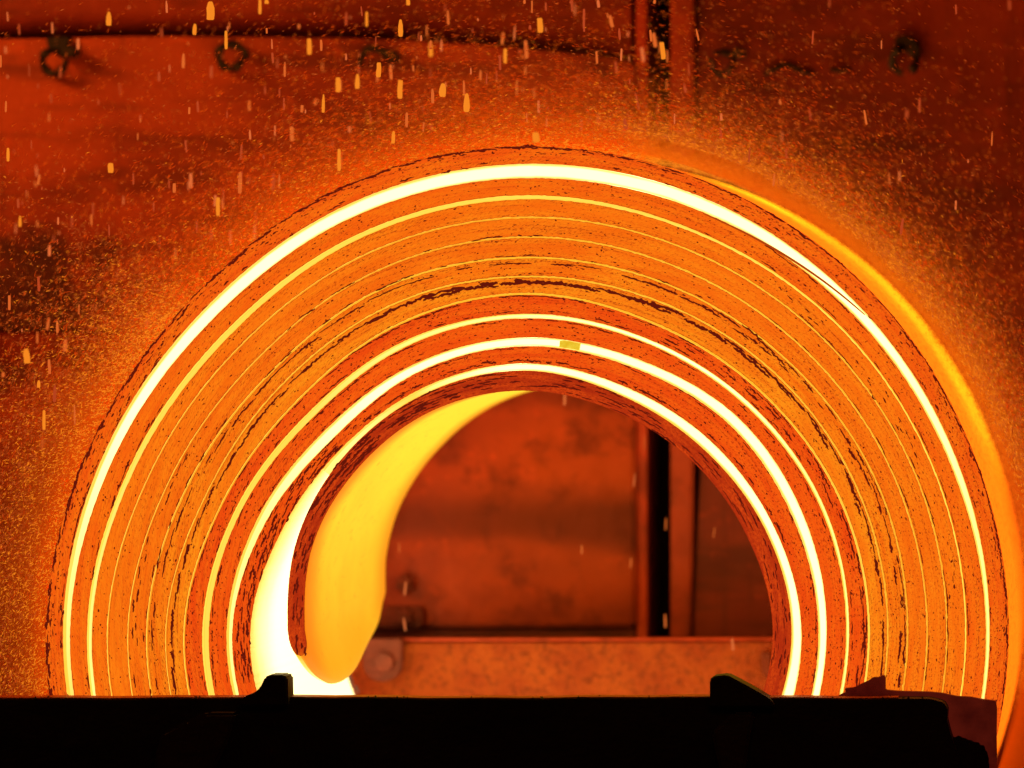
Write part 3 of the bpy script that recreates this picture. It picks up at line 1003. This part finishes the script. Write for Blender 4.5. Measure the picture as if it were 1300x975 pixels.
# self-lit dust standing in for lit spray drops, thickest near the coil and down its left side
du = [Drops(), Drops()]
def flecks(dg, dr, y, skew):
    th = math.radians(dg)
    r_ = rad("rim", dg) * K + 0.006 + dr
    p = Vector((r_ * math.cos(th), y, ZC + r_ * math.sin(th)))
    if p.z < 0.3 or (dg < 78 and y < 0.6 and dr < 0.046):
        return
    tang = Matrix.Rotation(random.gauss(skew, 0.30 + 0.3 * (skew > 0)), 3, 'Y') @ Vector((-math.sin(th), 0, math.cos(th)))
    # farther out, more of them get the dimmer emission
    k = 0 if random.random() < math.exp(-dr / (0.085 if dg < 130 else 0.16)) else 1
    du[k].add(p, tang, random.uniform(0.7, 3.4) * K, random.uniform(0.26, 0.60) * K)


for _ in range(30000):
    dg = random.uniform(-12, 192)
    fall = 0.040 if dg < 95 else (0.060 if dg < 140 else 0.10)
    if random.random() < 0.40:
        fall *= 3.4
    flecks(dg, random.expovariate(1 / fall), random.uniform(-0.05, 1.25), 0.7 if dg > 125 else 0.0)
for _ in range(26000):      # thick down the left side
    flecks(random.uniform(138, 192), random.expovariate(1 / 0.10), random.uniform(-0.05, 0.9), 0.7)
for _ in range(9000):
    flecks(random.uniform(-10, 85), 0.046 + random.expovariate(1 / 0.035), random.uniform(0.1, 0.9), 0.0)
for _ in range(9000):       # and along the far rim on the right
    flecks(random.uniform(-10, 100), random.expovariate(1 / 0.026), random.uniform(0.75, 1.2), 0.0)
for d_, mt, nm, lb in ((du[0], emit_mat("self_lit_bright", (0.97, 0.24, 0.010)), "self_lit_spray", "bright self-lit spray dust close round the hot coil"),
                       (du[1], emit_mat("dim_lit_spray", (0.52, 0.085, 0.012)), "dim_lit_spray", "dim self-lit spray dust drifting off the coil")):
    o = mesh_obj(nm, d_.v, d_.f, [mt])
    tag(o, lb, "scale dust", kind="stuff")

rn = Drops()
for _ in range(700):
    px, py = random.uniform(-60, 1360), random.uniform(-20, 880)
    y = random.uniform(1.0, 1.42)
    p = at(px, py, y)
    if math.hypot(p.x, p.z - ZC) < 0.62:
        continue
    if px > 600 and random.random() < 0.35:
        continue
    tang = Matrix.Rotation(random.gauss(0.03, 0.08), 3, 'Y') @ Vector((0, 0, 1))
    rn.add(p, tang, random.uniform(3, 9) * K, random.uniform(0.3, 0.6) * K)
o = mesh_obj("water_drips", rn.v, rn.f, [M_drop])
tag(o, "thin water drips falling in front of the rusty wall panels", "water drips", kind="stuff")

# sparks: (crop origin x, crop origin y, scale) and centre / width / height read off the photograph
SA = [(408,70,38,55),(790,40,38,75),(730,110,20,45),(860,95,10,25),(848,150,22,75),(975,25,22,60),(1000,5,30,20),(1160,175,24,65),(1205,170,14,45),(688,228,18,60),(293,165,16,45),(793,270,14,50),(1068,260,14,60),(1268,318,22,60),(1213,388,22,75),(1183,382,18,26),(1133,408,16,30),(710,415,14,28),(742,400,12,45),(30,580,20,55),(1095,502,18,60),(938,505,12,40),(415,630,25,40),(500,670,14,50),(716,678,18,60),(900,685,18,90),(1025,680,18,70),(1048,680,12,60),(838,735,12,60),(818,775,24,75),(1272,600,24,90),(865,890,16,60),(793,880,18,45),(955,870,16,60),(960,820,10,60),(75,830,22,45),(185,940,14,45),(3,230,12,50),(22,400,12,45),(270,830,10,50),(343,825,10,45),(1065,390,12,50),(1020,165,8,40),(905,570,12,60),(625,25,10,50)]
SB = [(28,70,14,55),(105,72,20,60),(232,105,34,70),(410,65,16,60),(260,8,20,25),(345,185,20,60),(330,115,10,45),(300,135,8,35),(5,320,12,50),(70,305,34,60),(150,262,25,60),(195,270,18,60),(230,335,32,75),(390,338,36,55),(352,360,14,60),(470,330,12,60),(480,385,45,75),(555,295,12,45),(625,210,22,60),(605,235,14,60),(615,145,12,50),(703,185,18,75),(755,95,26,60),(725,25,10,50),(660,120,8,60),(697,5,16,20),(875,20,14,50),(920,70,14,80),(1022,80,16,50),(1085,128,10,20),(1060,205,16,50),(968,215,12,50),(1140,205,16,60),(1185,150,18,60),(1215,190,22,70),(1232,210,12,50),(1185,5,15,20),(1120,380,12,70),(1075,465,18,45),(740,515,30,40),(205,515,20,50),(255,450,16,60),(40,485,16,25),(192,398,12,25),(750,400,12,50),(780,460,12,40),(668,330,8,60),(705,440,10,40),(5,600,18,70),(910,470,8,50),(1230,320,8,40),(385,170,10,50)]
SC = [(508,140,12,55),(908,395,16,60),(75,130,10,50),(43,260,8,50),(28,330,12,40),(385,382,14,22),(163,500,12,45),(270,580,12,60),(362,675,14,50),(842,850,14,65),(795,670,10,50),(1180,520,10,60),(498,430,10,50),(1045,35,12,40),(705,440,10,60)]
SD = [(35,190,18,60),(145,120,14,60),(180,270,12,50),(215,280,14,50),(100,390,34,60),(245,350,18,50),(185,430,14,60),(145,495,20,30),(165,630,22,80),(158,720,18,60),(280,610,12,80),(205,530,18,70),(550,265,18,40),(296,215,10,40),(12,460,14,20),(140,320,14,50)]
SE = [(62,500,6,30),(80,620,8,40),(78,725,8,40),(550,60,10,40),(848,430,6,35),(846,715,8,40),(1045,785,10,35),(600,505,6,25),(755,300,6,40),(785,190,4,40),(745,545,5,30),(990,455,5,30)]


def spark_mesh(kind):
    """rounded falling flake, unit half-width and unit half-height"""
    rnd = random.Random(kind)
    verts, faces = [], []
    rings = [(-1.0, 0.62), (-0.93, 0.88), (-0.4, 1.0), (0.30, 0.97), (0.88, 0.55 if kind % 3 == 1 else 0.86), (1.0, 0.30 if kind % 3 == 1 else 0.60)]
    nn = 8
    for z, r_ in rings:
        for k in range(nn):
            a = 2 * math.pi * k / nn
            q = r_ * rnd.uniform(0.85, 1.1)
            verts.append((q * math.cos(a), 0.6 * q * math.sin(a), z))
    for i in range(len(rings) - 1):
        for k in range(nn):
            faces.append((i * nn + k, i * nn + (k + 1) % nn, (i + 1) * nn + (k + 1) % nn, (i + 1) * nn + k))
    faces.append(tuple(range(nn - 1, -1, -1)))
    faces.append(tuple((len(rings) - 1) * nn + k for k in range(nn)))
    me = bpy.data.meshes.new("spark")
    me.from_pydata(verts, [], faces)
    me.polygons.foreach_set("use_smooth", [True] * len(me.polygons))
    return me


SPM = [emit_mat("spark_bright", (0.92, 0.24, 0.014)), emit_mat("spark_orange", (0.70, 0.12, 0.018)),
       emit_mat("spark_dull", (0.46, 0.052, 0.012)), emit_mat("spark_pink", (0.72, 0.135, 0.032))]
SPK = []
for mi in range(4):
    row = []
    for kd in range(3):
        me = spark_mesh(kd + mi * 3)
        me.materials.append(SPM[mi])
        row.append(me)
    SPK.append(row)


def spark(px, py, w, h, y, mi, tilt, lab, grp):
    o = bpy.data.objects.new("spark", random.choice(SPK[mi]))
    COL.objects.link(o)
    o.location = at(px, py, y)
    s = pxs(y)
    o.scale = (w * 0.5 * s, w * 0.5 * s, h * 0.5 * s)
    o.rotation_euler = (0, tilt, random.uniform(0, 3))
    tag(o, lab, "spark", grp)


def spark_words(px, py, big, mi):
    kind = "plump bright orange spark" if big else ("slim orange spark", "slim orange spark", "faint dull red spark", "slim pinkish orange spark")[mi]
    if px > 862:
        place = "in front of the dark red wall panel on the right"
    elif px > 808:
        place = "in front of the black slot between the wall panels"
    elif py < 47:
        place = "in front of the dark upper wall sheet"
    elif px < 215 and py > 285:
        place = "beside the dark patch at the left edge"
    elif py > 165:
        place = "just above the upper left rim of the coil"
    else:
        place = "in front of the left wall panel with the iron eyes"
    return kind + " falling " + place, kind + "s " + place


L2, G2 = "tiny glowing spark falling through the bore of the coil", "sparks falling inside the bore"
n_sp = 0
for lst, ox, oy, sc in ((SA, 0, 0, 2.955), (SB, 430, 0, 2.955), (SC, 860, 0, 2.955), (SD, 0, 320, 2.955)):
    for (cx, cy, w, h) in lst:
        px, py = ox + cx / sc, oy + cy / sc
        big = w >= 22
        y = random.uniform(-0.55, -0.1) if big else random.uniform(-0.1, 1.0)
        mi = 0 if w >= 20 else random.choice((1, 1, 2, 3, 1))
        if px > 860: mi = random.choice((1, 2, 2))
        tilt = random.gauss(0, 0.05) if px < 770 else random.gauss(-0.2, 0.08)
        spark(px, py, w / sc * 0.86, h / sc * 0.92, y, mi, tilt, *spark_words(px, py, mi == 0, mi))
        n_sp += 1
for (cx, cy, w, h) in SE:
    spark(480 + cx / 2.321, 480 + cy / 2.321, w / 2.321 * 0.8, h / 2.321, random.uniform(1.0, 1.15), random.choice((1, 3)), random.gauss(0, 0.15), L2, G2)
    n_sp += 1
while n_sp < 290:
    px = random.uniform(0, 1290) if random.random() < 0.2 else random.uniform(0, 860)
    py = random.uniform(0, 330) if random.random() < 0.75 else random.uniform(0, 620)
    if math.hypot(px - 668, py - 800) < 645:
        continue
    small = random.random()
    w = 2.0 + 2.2 * small ** 2
    mi = random.choice((1, 2, 2, 3))
    spark(px, py, w, random.uniform(5, 17) if small > 0.3 else random.uniform(3, 6), random.uniform(0.0, 1.2), mi, random.gauss(0, 0.08), *spark_words(px, py, False, mi))
    n_sp += 1
